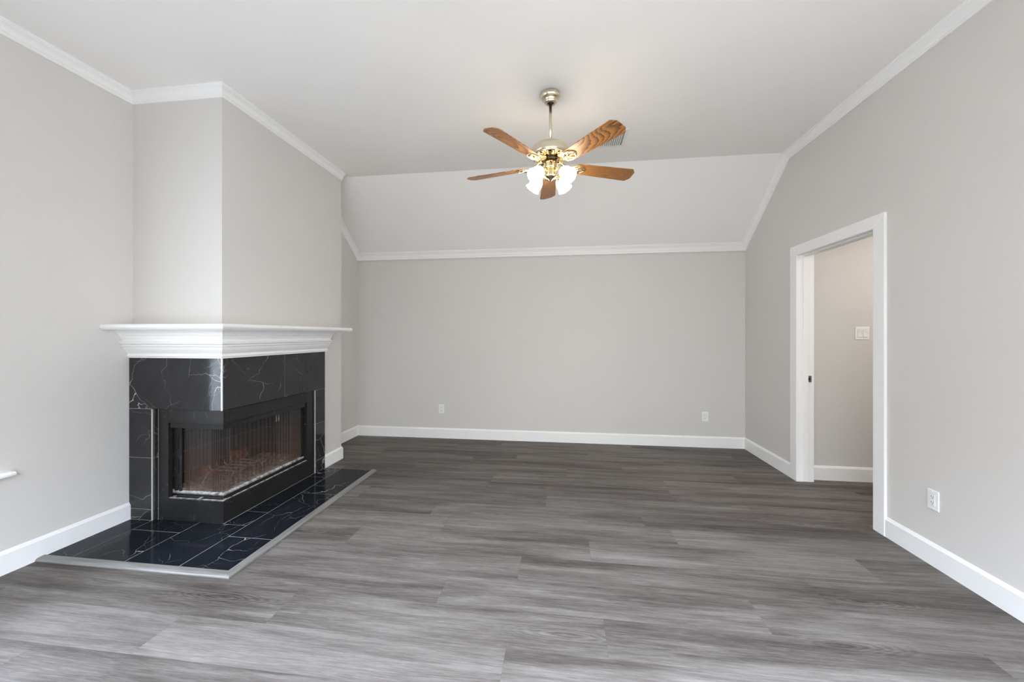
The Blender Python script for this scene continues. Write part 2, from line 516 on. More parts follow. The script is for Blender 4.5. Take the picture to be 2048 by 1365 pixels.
# ------------------------------------------------------------------ mesh helpers
class MB:
    def __init__(self):
        self.v, self.f, self.uv, self.smooth = [], [], [], []

    def add(self, verts, faces, uvs=None, smooth=False):
        b = len(self.v)
        self.v += [tuple(p) for p in verts]
        for i, f in enumerate(faces):
            self.f.append(tuple(b + k for k in f))
            self.uv.append(uvs[i] if uvs else None)
            self.smooth.append(smooth)
        return self

    def box(self, x0, x1, y0, y1, z0, z1):
        x0, x1 = sorted((x0, x1)); y0, y1 = sorted((y0, y1)); z0, z1 = sorted((z0, z1))
        v = [(x, y, z) for z in (z0, z1) for y in (y0, y1) for x in (x0, x1)]
        return self.add(v, [(0, 2, 3, 1), (4, 5, 7, 6), (0, 1, 5, 4), (2, 6, 7, 3), (0, 4, 6, 2), (1, 3, 7, 5)])

    def prism(self, poly, vec):
        n = len(poly); vec = Vector(vec)
        v = [Vector(p) for p in poly] + [Vector(p) + vec for p in poly]
        f = [tuple(range(n))[::-1], tuple(range(n, 2 * n))]
        f += [(i, (i + 1) % n, n + (i + 1) % n, n + i) for i in range(n)]
        return self.add(v, f)

    def lathe(self, prof, seg=40, mat=None, cap0=True, cap1=True, wave=None):
        """prof: (radius, height) pairs around local Z; wave(k, t) scales the radius."""
        v, f = [], []
        n = len(prof)
        for k, (r, z) in enumerate(prof):
            for s in range(seg):
                t = 2 * math.pi * s / seg
                rr = r * (wave(k, t) if wave else 1)
                v.append(Vector((rr * math.cos(t), rr * math.sin(t), z)))
        for k in range(n - 1):
            for s in range(seg):
                s2 = (s + 1) % seg
                f.append((k * seg + s, k * seg + s2, (k + 1) * seg + s2, (k + 1) * seg + s))
        if mat is not None:
            v = [mat @ p for p in v]
        b = len(self.v)
        self.add(v, f, smooth=True)
        if cap0:
            self.f.append(tuple(b + s for s in range(seg))[::-1]); self.uv.append(None); self.smooth.append(False)
        if cap1:
            self.f.append(tuple(b + (n - 1) * seg + s for s in range(seg))); self.uv.append(None); self.smooth.append(False)
        return self

    def tube(self, pts, r, seg=10):
        pts = [Vector(p) for p in pts]
        v, f = [], []
        ref = None
        for i, p in enumerate(pts):
            t = (pts[min(i + 1, len(pts) - 1)] - pts[max(i - 1, 0)]).normalized()
            if ref is None:
                ref = t.orthogonal().normalized()
            ref = (ref - t * ref.dot(t)).normalized()
            bi = t.cross(ref)
            rr = r[i] if isinstance(r, (list, tuple)) else r
            for s in range(seg):
                a = 2 * math.pi * s / seg
                v.append(p + ref * (rr * math.cos(a)) + bi * (rr * math.sin(a)))
        for i in range(len(pts) - 1):
            for s in range(seg):
                s2 = (s + 1) % seg
                f.append((i * seg + s, i * seg + s2, (i + 1) * seg + s2, (i + 1) * seg + s))
        b = len(self.v)
        self.add(v, f, smooth=True)
        e = (len(pts) - 1) * seg
        self.f.append(tuple(b + s for s in range(seg))[::-1]); self.uv.append(None); self.smooth.append(False)
        self.f.append(tuple(b + e + s for s in range(seg))); self.uv.append(None); self.smooth.append(False)
        return self

    def sweep(self, pts, normals, profile):
        """Run a closed profile (out from the wall, down the wall) along pts; one wall normal per segment."""
        pts = [Vector(p) for p in pts]
        segs = []
        for i in range(len(pts) - 1):
            t = (pts[i + 1] - pts[i]).normalized()
            nn = Vector(normals[i]).normalized()
            w = t.cross(nn).normalized()
            if w.z > 0:
                w = -w
            segs.append((pts[i], t, nn, w))
        prof = profile if isinstance(profile[0][0], (list, tuple)) else [profile] * len(segs)
        rings = []
        for i in range(len(pts)):
            ring = []
            for k in range(len(prof[0])):
                if i == 0 or i == len(pts) - 1:
                    j = 0 if i == 0 else len(segs) - 1
                    a, b = prof[j][k]
                    ring.append(pts[i] + segs[j][2] * a + segs[j][3] * b)
                else:
                    lines = []
                    for j in (i - 1, i):
                        a, b = prof[j][k]
                        lines.append((pts[i] + segs[j][2] * a + segs[j][3] * b, segs[j][1]))
                    (p1, d1), (p2, d2) = lines
                    w0 = p1 - p2
                    bb = d1.dot(d2); den = 1 - bb * bb
                    if den < 1e-6:
                        ring.append((p1 + p2) / 2)
                    else:
                        s = (bb * d2.dot(w0) - d1.dot(w0)) / den
                        u = (d2.dot(w0) - bb * d1.dot(w0)) / den
                        ring.append(((p1 + d1 * s) + (p2 + d2 * u)) / 2)
            rings.append(ring)
        n = len(prof[0])
        v = [p for r in rings for p in r]
        f, uvs = [], []
        run = 0.0
        for i in range(len(pts) - 1):
            ln = (pts[i + 1] - pts[i]).length
            for k in range(n):
                k2 = (k + 1) % n
                f.append((i * n + k, i * n + k2, (i + 1) * n + k2, (i + 1) * n + k))
                uvs.append([(run, k * .01), (run, k * .01 + .01), (run + ln, k * .01 + .01), (run + ln, k * .01)])
            run += ln
        f.append(tuple(range(n))); uvs.append([(0, 0)] * n)
        f.append(tuple(range((len(pts) - 1) * n, len(pts) * n))[::-1]); uvs.append([(0, 0)] * n)
        return self.add(v, f, uvs)

    def build(self, name, mat, parent=None, bevel=0.0, bevel_seg=2, fix=True, origin=None):
        me = bpy.data.meshes.new(name)
        vs = self.v
        if origin is not None:
            o0 = Vector(origin)
            vs = [tuple(Vector(p) - o0) for p in vs]
        me.from_pydata(vs, [], self.f)
        if any(u is not None for u in self.uv):
            layer = me.uv_layers.new(name='UVMap')
            for poly, u in zip(me.polygons, self.uv):
                if u is not None:
                    for li, c in zip(poly.loop_indices, u):
                        layer.data[li].uv = c
        for poly, s in zip(me.polygons, self.smooth):
            poly.use_smooth = s
        if fix:
            bm = bmesh.new(); bm.from_mesh(me)
            bmesh.ops.recalc_face_normals(bm, faces=bm.faces)
            bm.to_mesh(me); bm.free()
        me.materials.append(mat)
        o = bpy.data.objects.new(name, me)
        COL.objects.link(o)
        if origin is not None:
            o.location = origin
        if parent is not None:
            o.parent = parent
        if bevel > 0:
            b = o.modifiers.new('edges', 'BEVEL')
            b.width = bevel; b.segments = bevel_seg; b.limit_method = 'ANGLE'; b.angle_limit = math.radians(40)
            b.harden_normals = False
        return o


def empty(name, loc, rz=0.0):
    o = bpy.data.objects.new(name, None)
    o.empty_display_size = 0.05
    COL.objects.link(o)
    o.location = loc; o.rotation_euler = (0, 0, rz)
    return o


def tag(o, label, cat, group=None, kind=None):
    o['label'] = label; o['category'] = cat
    if group:
        o['group'] = group
    if kind:
        o['kind'] = kind
    return o


def struct(o, label=None, cat=None):
    o['kind'] = 'structure'
    if label:
        o['label'] = label; o['category'] = cat
    return o


# ------------------------------------------------------------------ room shell
def build_floor():
    rnd = random.Random(5)
    W, LEN = 0.228, 1.537
    edge0 = 2.07
    known = {0: -0.24, 1: 0.168, 2: -0.812, 3: -0.967, 4: 1.412, 5: -0.645, 6: 0.90, 7: 0.045, 8: 0.585,
             9: -0.49, 10: -1.25, 11: 0.81, -1: -0.617, -2: -1.348, -3: -0.235}
    x_min, x_max = XL - 0.02, 4.45
    y_min, y_max = YF - 0.02, YB + 0.02
    v, f, uv, tone = [], [], [], []
    g = 0.00025
    k0 = math.floor((y_min - edge0) / W)
    k1 = math.ceil((y_max - edge0) / W)
    for k in range(k0, k1):
        ya = max(y_min, edge0 + k * W); yb = min(y_max, edge0 + (k + 1) * W)
        if yb - ya < 0.003:
            continue
        j = known.get(k, rnd.uniform(0, LEN))
        x = j - math.ceil((j - x_min) / LEN) * LEN
        while x < x_max:
            xa, xb = max(x, x_min), min(x + LEN, x_max)
            if xb - xa > 0.003:
                b = len(v)
                v += [(xa + g, ya + g, 0), (xb - g, ya + g, 0), (xb - g, yb - g, 0), (xa + g, yb - g, 0)]
                f.append((b, b + 1, b + 2, b + 3))
                ou, ov = rnd.uniform(0, 60), rnd.uniform(0, 40)
                flip = rnd.choice((1, -1))
                uv.append([(ou + (px - x) * flip, ov + (py - ya)) for px, py, _ in v[b:b + 4]])
                tone.append(rnd.random())
            x += LEN
    nplank = len(f)
    b = len(v)
    v += [(x_min, y_min, -0.0015), (x_max, y_min, -0.0015), (x_max, y_max, -0.0015), (x_min, y_max, -0.0015)]
    f.append((b, b + 1, b + 2, b + 3)); uv.append([(0, 0)] * 4); tone.append(0.0)
    b = len(v)
    v += [(x_min, y_min, -0.1), (x_min, y_max, -0.1), (x_max, y_max, -0.1), (x_max, y_min, -0.1)]
    f.append((b, b + 1, b + 2, b + 3)); uv.append([(0, 0)] * 4); tone.append(0.0)
    me = bpy.data.meshes.new('floor')
    me.from_pydata(v, [], f)
    layer = me.uv_layers.new(name='grain')
    ca = me.color_attributes.new('tone', 'FLOAT_COLOR', 'CORNER')
    layer = me.uv_layers['grain']; ca = me.color_attributes['tone']
    for poly, u, t in zip(me.polygons, uv, tone):
        for li, c in zip(poly.loop_indices, u):
            layer.data[li].uv = c
            ca.data[li].color = (t, t, t, 1)
    me.materials.append(M['floor']); me.materials.append(M['seam'])
    for poly in list(me.polygons)[nplank:]:
        poly.material_index = 1
    o = bpy.data.objects.new('floor', me); COL.objects.link(o)
    struct(o, 'grey wood-look plank floor', 'floor')


build_floor()

T = 0.115                                       # wall thickness
# far wall
struct(MB().box(XL2 - T, XH + 0.0, YB, YB + T, 0, 3.2).build('wall_back', M['wall']), 'pale greige far wall', 'wall')
# left wall (window hole near the camera)
y0, y1, z0, z1 = WIN_L
wl_ = MB()
wl_.box(XL - 0.16, XL, YF - T, y0, 0, 3.2).box(XL - 0.16, XL, y1, CY + 0.3, 0, 3.2)
wl_.box(XL - 0.16, XL, y0, y1, 0, z0).box(XL - 0.16, XL, y0, y1, z1, 3.2)
struct(wl_.build('wall_left', M['wall']), 'greige left wall beside the fireplace', 'wall')
struct(MB().box(XL2 - T, XL2, DY - 0.2, YB, 0, 3.2).build('wall_left_far', M['wall']), 'short greige wall beyond the fireplace', 'wall')
# chimney breast with the firebox cavity left open
FBX, FBY, FBZ = -2.852, 3.389, 0.80
ch = MB()
ch.box(XL - 0.1, KX, CY, DY, FBZ, 3.2)
ch.box(XL - 0.1, FBX, CY, DY, 0, FBZ)
ch.box(FBX, KX, FBY, DY, 0, FBZ)
struct(ch.build('wall_chimney', M['wall']), 'boxed chimney breast rising above the mantel', 'wall')
# right wall with the doorway
JT = 0.02                                       # jamb board thickness
wr = MB()
y0, y1, z0, z1 = WIN_R_FILL
wr.box(XR, XH, YF - T, y0, 0, 3.2).box(XR, XH, y1, YJN - JT, 0, 3.2)
wr.box(XR, XH, y0, y1, 0, z0).box(XR, XH, y0, y1, z1, 3.2)
wr.box(XR, XH, YJ + JT, YB + T, 0, 3.2)
wr.box(XR, XH, YJN - JT, YJ + JT, ZDOOR + JT, 3.2)
struct(wr.build('wall_right', M['wall']), 'pale greige right wall around the doorway', 'wall')
# wall behind the camera
x0, x1, z0, z1 = WIN_F
wf = MB()
wf.box(XL - 0.16, x0, YF - T, YF, 0, 3.2).box(x1, XH, YF - T, YF, 0, 3.2)
wf.box(x0, x1, YF - T, YF, 0, z0).box(x0, x1, YF - T, YF, z1, 3.2)
struct(wf.build('wall_front', M['wall']), 'greige wall with a wide window', 'wall')
# ceiling: flat, then sloping down to the far wall
ce = MB()
ce.prism([(XL - 0.16, YF - T, ZC), (XL - 0.16, YFOLD, ZC), (XL - 0.16, YB + T, ZW - SLOPE * T),
          (XL - 0.16, YB + T, 3.3), (XL - 0.16, YF - T, 3.3)], (XH - XL + 0.16, 0, 0))
struct(ce.build('ceiling', M['ceiling']), 'white ceiling with a sloped far end', 'ceiling')

# added outside the side windows, unseen: sky-blocking eaves, light-bouncing pale walls, dark ground
struct(MB().box(-6.4, XL - 0.16, -4.0, 5.5, -0.35, -0.15).build('ground_light_blocker', M['ground_block']))
struct(MB().box(XL - 1.25, XL - 0.16, -1.6, 3.2, 2.36, 2.46).build('trim_sky_blocker', M['trim']))
struct(MB().box(XH, XH + 1.2, -1.6, 2.2, 2.45, 2.55).build('trim_sky_blocker_right', M['trim']))
struct(MB().box(5.6, 5.8, -4.5, 5.0, -0.3, 3.1).build('wall_light_bounce_right', M['trim']))
struct(MB().box(-6.6, -6.4, -4.0, 5.5, -0.3, 3.1).build('wall_light_bounce', M['trim']))

# hall seen through the doorway
HX, HY0, HZ = 4.4, 2.35, 2.44
struct(MB().box(XH, HX, YH, YH + 0.1, 0, HZ).build('wall_hall', M['wall']), 'pale hall wall seen through the doorway', 'wall')
struct(MB().box(XH, HX, HY0 - 0.1, HY0, 0, HZ).build('wall_hall_near', M['wall']), 'near hall wall', 'wall')
struct(MB().box(HX, HX + 0.1, HY0 - 0.1, YH + 0.1, 0, HZ).build('wall_hall_end', M['wall']), 'end wall of the hall', 'wall')
struct(MB().box(XH, HX + 0.1, HY0 - 0.1, YH + 0.1, HZ, HZ + 0.1).build('ceiling_hall', M['ceiling']), 'hall ceiling', 'ceiling')
lamp = empty('hall_ceiling_lamp', (3.25, 3.05, HZ))
tag(lamp, 'round white hall ceiling lamp beyond the doorway', 'lamp')
MB().lathe([(0.17, 0.0), (0.17, -0.02), (0.15, -0.03)], 40).build('lamp_base', M['plastic'], lamp)
MB().lathe([(0.145, -0.03), (0.15, -0.05), (0.12, -0.085), (0.06, -0.10), (0.005, -0.103)], 40).build('lamp_shade', M['hall_lamp'], lamp)

# ------------------------------------------------------------------ baseboards and crown moulding
BBH, BBT = 0.130, 0.014
BB = [(0, 0), (0.003, 0), (0.006, 0.004), (0.0085, 0.010), (BBT, 0.018), (BBT, BBH), (0, BBH)]


def baseboard(name, pts, normals):
    o = MB().sweep([(x, y, BBH) for x, y in pts], normals, BB).build(name, M['trim'])
    return struct(o)


TILE_Y, TILE_X = 2.386, -2.320                  # faces of the marble surround
TILE_END = 3.553
baseboard('baseboard_left', [(XL, YF), (XL, TILE_Y + 0.003)], [(1, 0, 0)])
baseboard('baseboard_chimney', [(KX, TILE_END), (KX, DY), (XL2 + BBT, DY)], [(1, 0, 0), (0, 1, 0)])
baseboard('baseboard_back', [(XL2, DY + BBT), (XL2, YB), (XR, YB), (XR, YJ + 0.1)], [(1, 0, 0), (0, -1, 0), (-1, 0, 0)])
baseboard('baseboard_right', [(XR, YJN - 0.091), (XR, YF)], [(-1, 0, 0)])
baseboard('baseboard_front', [(XR, YF), (XL, YF)], [(0, 1, 0)])
baseboard('baseboard_hall', [(XH + 0.02, YH), (HX, YH)], [(0, -1, 0)])

CD, CP = 0.073, 0.052
CR = [(0, 0), (CP, 0), (CP, 0.009), (0.047, 0.012), (0.045, 0.018), (0.040, 0.021), (0.032, 0.028), (0.025, 0.038),
      (0.020, 0.050), (0.017, 0.055), (0.013, 0.058), (0.012, 0.062), (0.014, 0.066), (0.010, CD), (0, CD)]
CR_BACK = [(a, -0.032 * (a / CP) + (b - 0.0) * (0.054 / CD) + (0.0 if b else 0)) for a, b in CR]
o = MB().sweep([(XR, YF, ZC), (XR, YFOLD, ZC), (XR, YB, ZW), (XL2, YB, ZW), (XL2, YFOLD, ZC)],
               [(-1, 0, 0), (-1, 0, 0), (0, -1, 0), (1, 0, 0)], [CR, CR, CR_BACK, CR]).build('trim_1', M['trim'])
struct(o, 'white crown moulding on the right and far walls', 'moulding')
o = MB().sweep([(XL, YF, ZC), (XL, CY, ZC), (KX, CY, ZC), (KX, DY, ZC)],
               [(1, 0, 0), (0, -1, 0), (1, 0, 0)], CR).build('trim_2', M['trim'])
struct(o, 'white crown moulding on the left wall and chimney', 'moulding')
o = MB().sweep([(XR, YF, ZC), (XL, YF, ZC)], [(0, 1, 0)], CR).build('trim_3', M['trim'])
struct(o)

# ------------------------------------------------------------------ doorway
door = empty('door_1', (XR, (YJ + YJN) / 2, 0))
struct(door, 'white cased doorway to the hall', 'doorway')
bpy.context.view_layer.update()


def rel(o, parent):
    """Parent an object built in room coordinates without moving it."""
    o.parent = parent
    o.matrix_parent_inverse = parent.matrix_basis.inverted()
    return o


CW, CT = 0.095, 0.018
for face, sgn in ((XR, -1), (XH, 1)):
    a, b = (face, face + sgn * CT)
    ytop = ZDOOR + 0.086
    if sgn < 0:
        rel(MB().prism([(a, YJ - 0.004, 0), (a, YJ + CW, 0), (a, YJ + CW, ytop), (a, YJ - 0.004, ZDOOR - 0.002)], (b - a, 0, 0)).build('casing', M['trim'], bevel=0.003), door)
    else:
        rel(MB().box(a, b, YJ, YH - 0.002, 0, ytop).build('casing', M['trim'], bevel=0.003), door)
    rel(MB().prism([(a, YJN + 0.004, 0), (a, YJN - CW + 0.004, 0), (a, YJN - CW + 0.004, ytop), (a, YJN + 0.004, ZDOOR - 0.002)], (b - a, 0, 0)).build('casing', M['trim'], bevel=0.003), door)
    yfar = YJ + CW if sgn < 0 else YH - 0.002
    rel(MB().prism([(a, YJN + 0.004, ZDOOR - 0.002), (a, YJN - CW + 0.004, ytop), (a, yfar, ytop), (a, YJ - 0.004, ZDOOR - 0.002)], (b - a, 0, 0)).build('casing', M['trim'], bevel=0.003), door)
rel(MB().box(XR - 0.002, 2.190, YJ, YJ + JT, 0, ZDOOR + JT).box(2.196, XH + 0.002, YJ, YJ + JT, 0, ZDOOR + JT).box(2.190, 2.196, YJ + 0.014, YJ + JT, 0, ZDOOR + JT).build('jamb', M['trim']), door)
rel(MB().box(XR - 0.002, XH + 0.002, YJN - JT, YJN, 0, ZDOOR + JT).build('jamb', M['trim']), door)
rel(MB().box(XR - 0.002, XH + 0.002, YJN, YJ, ZDOOR, ZDOOR + JT).build('jamb', M['trim']), door)
rel(MB().box(2.152, 2.190, YJ - 0.012, YJ, 0.004, ZDOOR).build('door_stop', M['trim'], bevel=0.002), door)
rel(MB().box(2.150, 2.190, YJN, YJN + 0.011, 0, ZDOOR).build('door_stop', M['trim'], bevel=0.002), door)
rel(MB().box(2.150, 2.190, YJN, YJ, ZDOOR - 0.011, ZDOOR).build('door_stop', M['trim'], bevel=0.002), door)
sp = rel(MB().box(2.197, 2.222, YJ - 0.0022, YJ, 0.898, 0.956).build('strike_plate', M['steel'], bevel=0.0008), door)
sp['label'] = 'steel strike plate'
bpy.context.view_layer.update()
o = MB().box(2.196, 2.210, YJ - 0.003, YJ - 0.0018, 0.914, 0.938).build('latch_hole', M['dark']); rel(o, sp)
for z in (0.906, 0.947):
    o = MB().lathe([(0.0034, 0), (0.0030, 0.0015)], 14, Matrix.Translation((2.205, YJ - 0.0018, z)) @ Matrix.Rotation(math.pi / 2, 4, 'X')).build('screw', M['bronze']); rel(o, sp)


# ------------------------------------------------------------------ windows
def window(name, axis, a0, a1, z0, z1, depth, mull, label):
    w = empty(name, (0, 0, 0)); struct(w, label, 'window')

    def bar(mb, p0, p1, q0, q1, dd=0.03):
        if axis == 'x':
            mb.box(depth - dd, depth + dd, p0, p1, q0, q1)
        else:
            mb.box(p0, p1, depth - dd, depth + dd, q0, q1)
    fr = MB(); t = 0.05
    bar(fr, a0, a0 + t, z0, z1); bar(fr, a1 - t, a1, z0, z1)
    bar(fr, a0 + t, a1 - t, z0, z0 + t); bar(fr, a0 + t, a1 - t, z1 - t, z1)
    for mpos in mull:
        bar(fr, mpos - 0.025, mpos + 0.025, z0 + t, z1 - t)
    fr.build('window_frame', M['glass_frame'], w)
    pn = MB(); bar(pn, a0 + t * 0.5, a1 - t * 0.5, z0 + t * 0.5, z1 - t * 0.5, 0.002)
    pn.build('window_pane', M['pane'], w)
    return w


win = window('window_1', 'x', WIN_L[0], WIN_L[1], WIN_L[2], WIN_L[3], XL - 0.11, [],
             'window in the left wall with a white sill')
MB().prism([(XL - 0.08, WIN_L[0] - 0.055, 0.535), (XL + 0.032, WIN_L[0] - 0.055, 0.535), (XL + 0.040, WIN_L[0] - 0.055, 0.5425),
            (XL + 0.040, WIN_L[0] - 0.055, 0.5525), (XL + 0.032, WIN_L[0] - 0.055, 0.560), (XL - 0.08, WIN_L[0] - 0.055, 0.560)],
           (0, WIN_L[1] - WIN_L[0] + 0.11, 0)).build('window_sill', M['trim'], win)
window('window_fill_light', 'x', WIN_R_FILL[0], WIN_R_FILL[1], WIN_R_FILL[2], WIN_R_FILL[3], XR + 0.07, [], 'unseen window added in the right wall for fill light')  # added to brighten the chimney side and the far end
window('window_2', 'y', WIN_F[0], WIN_F[1], WIN_F[2], WIN_F[3], YF - 0.05,
       [WIN_F[0] + 1.2, WIN_F[0] + 2.4], 'wide window behind the viewer')


# ------------------------------------------------------------------ hearth
HZT = 0.012                                     # top of the hearth tiles
HX1, HY0_, HY1 = -1.832, 1.925, TILE_END        # outer right edge, front edge, far end of the tiles
hearth = empty('fireplace_hearth', (-2.2, 2.2, 0))
tag(hearth, 'black marble tile hearth lying on the floor in front of the fireplace', 'hearth')
bpy.context.view_layer.update()
bed = MB()
bed.box(XL + BBT, HX1, HY0_, TILE_Y + 0.02, 0.0005, HZT - 0.0012).box(TILE_X - 0.02, HX1, TILE_Y + 0.02, HY1, 0.0005, HZT - 0.0012)
o = rel(bed.build('grout_bed', M['grout']), hearth)
GJ = 0.0022
XA, XB_ = -2.512, -2.152
tiles = []
tiles += [(XL + BBT, -2.872, HY0_, TILE_Y), (-2.872, XA, HY0_, 2.262), (-2.872, XA, 2.262, 2.409)]
tiles += [(XA, XB_, HY0_, TILE_Y), (TILE_X - 0.008, XB_, TILE_Y, 2.607), (TILE_X - 0.008, XB_, 2.607, 3.320), (TILE_X - 0.008, XB_, 3.320, HY1)]
tiles += [(XB_, HX1, HY0_, 2.262), (XB_, HX1, 2.262, 2.968), (XB_, HX1, 2.968, HY1)]
tiles[0] = (XL + BBT, -2.872, HY0_, TILE_Y)
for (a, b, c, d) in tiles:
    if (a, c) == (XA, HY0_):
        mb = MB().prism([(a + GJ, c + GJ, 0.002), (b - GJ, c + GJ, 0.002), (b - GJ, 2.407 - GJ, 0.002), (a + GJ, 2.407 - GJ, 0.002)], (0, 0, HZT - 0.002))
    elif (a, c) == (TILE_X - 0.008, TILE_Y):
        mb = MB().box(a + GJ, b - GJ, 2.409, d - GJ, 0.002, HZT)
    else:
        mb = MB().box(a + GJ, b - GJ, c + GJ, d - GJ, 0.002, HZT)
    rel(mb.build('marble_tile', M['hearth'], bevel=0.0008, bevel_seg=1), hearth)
# reducer strip round the two open edges
ST = [(0, 0.0), (0.010, 0.0), (0.030, 0.002), (0.040, 0.006), (0.044, 0.012), (0.044, 0.0175), (0, 0.0175)]
o = MB().sweep([(XL + BBT, HY0_, 0.018), (HX1, HY0_, 0.018), (HX1, HY1 + 0.012, 0.018)], [(0, -1, 0), (1, 0, 0)], ST).build('edge_strip', M['strip'])
o['label'] = 'grey wood-look reducer strip'
rel(o, hearth)

# ------------------------------------------------------------------ marble surround
sur = empty('fireplace_surround', (-2.6, CY, 0))
tag(sur, 'black veined marble tile surround wrapping the corner fireplace opening', 'fireplace surround')
bpy.context.view_layer.update()
ZT0, ZT1 = 0.799, 1.162
G2 = 0.0012


def stile(mb, name='marble_tile', mat='marble', bevel=0.0008):
    return rel(mb.build(name, M[mat], bevel=bevel, bevel_seg=1), sur)


def facebox(x0=None, x1=None, y0=None, y1=None, z0=0, z1=1, side='front'):
    mb = MB()
    if side == 'front':
        mb.box(x0 + G2, x1 - G2, TILE_Y, CY - 0.003, z0 + G2, z1 - G2)
    else:
        mb.box(KX + 0.003, TILE_X, y0 + G2, y1 - G2, z0 + G2, z1 - G2)
    return mb


XP = -2.876                                     # right edge of the left pier
stile(facebox(x0=XL, x1=TILE_X - 0.008, z0=ZT0, z1=ZT1))
stile(facebox(y0=TILE_Y + 0.006, y1=2.993, z0=ZT0, z1=ZT1, side='right'))
stile(facebox(y0=2.993, y1=TILE_END, z0=ZT0, z1=ZT1, side='right'))
for za, zb in ((HZT, 0.088), (0.088, 0.452), (0.452, ZT0)):
    stile(facebox(x0=XL, x1=XP, z0=za, z1=zb))
    # return into the opening
    stile(MB().box(XP + 0.010, XP + 0.022, TILE_Y + 0.006, 2.425, za + G2, zb - G2))
YP = 3.402
for za, zb in ((HZT, 0.125), (0.125, 0.478), (0.478, ZT0)):
    stile(facebox(y0=YP, y1=TILE_END, z0=za, z1=zb, side='right'))
    stile(MB().box(KX - 0.010, TILE_X - 0.006, YP - 0.016, YP - 0.004, za + G2, zb - G2))
e = stile(MB().box(TILE_X - 0.0085, TILE_X + 0.001, TILE_Y - 0.001, TILE_Y + 0.0065, ZT0, ZT1 - 0.004), 'corner_trim', 'edge', 0.0008)
e['label'] = 'white metal corner edging'
e = stile(MB().box(XP - 0.001, XP + 0.0065, TILE_Y - 0.001, TILE_Y + 0.006, HZT, ZT0 - 0.002), 'pier_trim', 'edge_dull', 0.0008)
e['label'] = 'pale metal edging of the front pier'
e = stile(MB().box(TILE_X - 0.008, TILE_X + 0.001, YP - 0.0045, YP + 0.002, HZT, ZT0 - 0.002), 'pier_trim', 'edge_dull', 0.0008)
e['label'] = 'pale metal edging of the side pier'
gr = MB()
gr.box(XL, TILE_X - 0.010, TILE_Y + 0.0015, CY - 0.002, ZT0 + 0.002, ZT1 - 0.004)
gr.box(KX + 0.002, TILE_X - 0.0015, TILE_Y + 0.01, TILE_END - 0.002, ZT0 + 0.002, ZT1 - 0.004)
gr.box(XL, XP - 0.001, TILE_Y + 0.0015, CY - 0.002, HZT, ZT0 + 0.002)
gr.box(KX + 0.002, TILE_X - 0.0015, YP + 0.001, TILE_END - 0.002, HZT, ZT0 + 0.002)
stile(gr, 'grout', 'grout', 0)

# ------------------------------------------------------------------ mantel
man = empty('fireplace_mantel', (-2.6, CY, 1.16))
tag(man, 'white moulded mantel shelf wrapping the chimney above the black tile', 'mantel')
bpy.context.view_layer.update()
SZ0, SZ1 = 1.3585, 1.3950
SO = 0.210
SH = [(0, SZ1), (SO - 0.013, SZ1), (SO - 0.004, SZ1 - 0.008), (SO, SZ1 - 0.016), (SO, SZ0 + 0.016), (SO - 0.004, SZ0 + 0.010), (SO - 0.013, SZ0), (0, SZ0)]
zr = SZ1
SHP = [(a, zr - z) for a, z in SH]
o = MB().sweep([(XL + 0.001, CY, zr), (KX, CY, zr), (KX, 3.742, zr)], [(0, -1, 0), (1, 0, 0)], SHP).build('shelf', M['trim'], bevel=0.0015)
rel(o, man)
MP = [(0, 0), (0.122, 0), (0.122, 0.006), (0.112, 0.012), (0.103, 0.022), (0.096, 0.034), (0.090, 0.042), (0.085, 0.047), (0.084, 0.054),
      (0.076, 0.062), (0.070, 0.070), (0.069, 0.076), (0.074, 0.082), (0.086, 0.085), (0.092, 0.090), (0.092, 0.096), (0.086, 0.101),
      (0.077, 0.104), (0.077, 0.112), (0.072, 0.118), (0.066, 0.121), (0.064, 0.128), (0.058, 0.140), (0.050, 0.152), (0.040, 0.163), (0.036, 0.167),
      (0.036, 0.175), (0.040, 0.180), (0.040, 0.186), (0.034, 0.191), (0.033, 0.198), (0, 0.198)]
o = MB().sweep([(XL + 0.001, CY, SZ0), (KX, CY, SZ0), (KX, 3.580, SZ0)], [(0, -1, 0), (1, 0, 0)], MP).build('crown_moulding', M['trim'])
rel(o, man)

# ------------------------------------------------------------------ firebox insert
ins = empty('fireplace_insert', (-2.6, 2.9, HZT))
tag(ins, 'black metal two-sided firebox insert set in the marble surround', 'fireplace')
bpy.context.view_layer.update()
FY, FX = 2.409, -2.332                          # metal faces


def ip(mb, name, mat, parent=None, bevel=0.0015):
    return rel(mb.build(name, M[mat], bevel=bevel), parent or ins)


fr = MB()
fr.box(FBX + 0.004, -2.766, FY, FY + 0.03, 0.165, 0.796)                      # left stile
fr.box(-2.766, FX, FY, FY + 0.03, 0.700, 0.796)                               # front header
fr.box(FX - 0.03, FX, FY + 0.03, 3.297, 0.700, 0.796)                         # side header
fr.box(FX - 0.03, FX, 3.297, FBY - 0.004, 0.165, 0.796)                       # far stile
ip(fr, 'face_frame', 'black')
hood = MB()
hood.box(-2.760, FX - 0.008, FY + 0.008, FY + 0.022, 0.662, 0.699)
hood.box(FX - 0.022, FX - 0.008, FY + 0.022, 3.285, 0.662, 0.699)
ip(hood, 'hood_lip', 'black')
base = MB()
base.box(FBX + 0.004, FX, FY, FY + 0.014, HZT, 0.164)
base.box(FX - 0.014, FX, FY + 0.014, FBY - 0.004, HZT, 0.164)
ip(base, 'base_panel', 'black')
lipb = MB()
lipb.box(-2.775, FX - 0.001, FY + 0.001, FY + 0.016, 0.164, 0.170)
lipb.box(FX - 0.016, FX - 0.001, FY + 0.016, 3.300, 0.164, 0.170)
for x in (-2.762, -2.545, -2.352):
    lipb.box(x - 0.010, x + 0.010, FY + 0.010, FY + 0.05, 0.160, 0.167)
ip(lipb, 'base_lip', 'dusty', bevel=0.001)
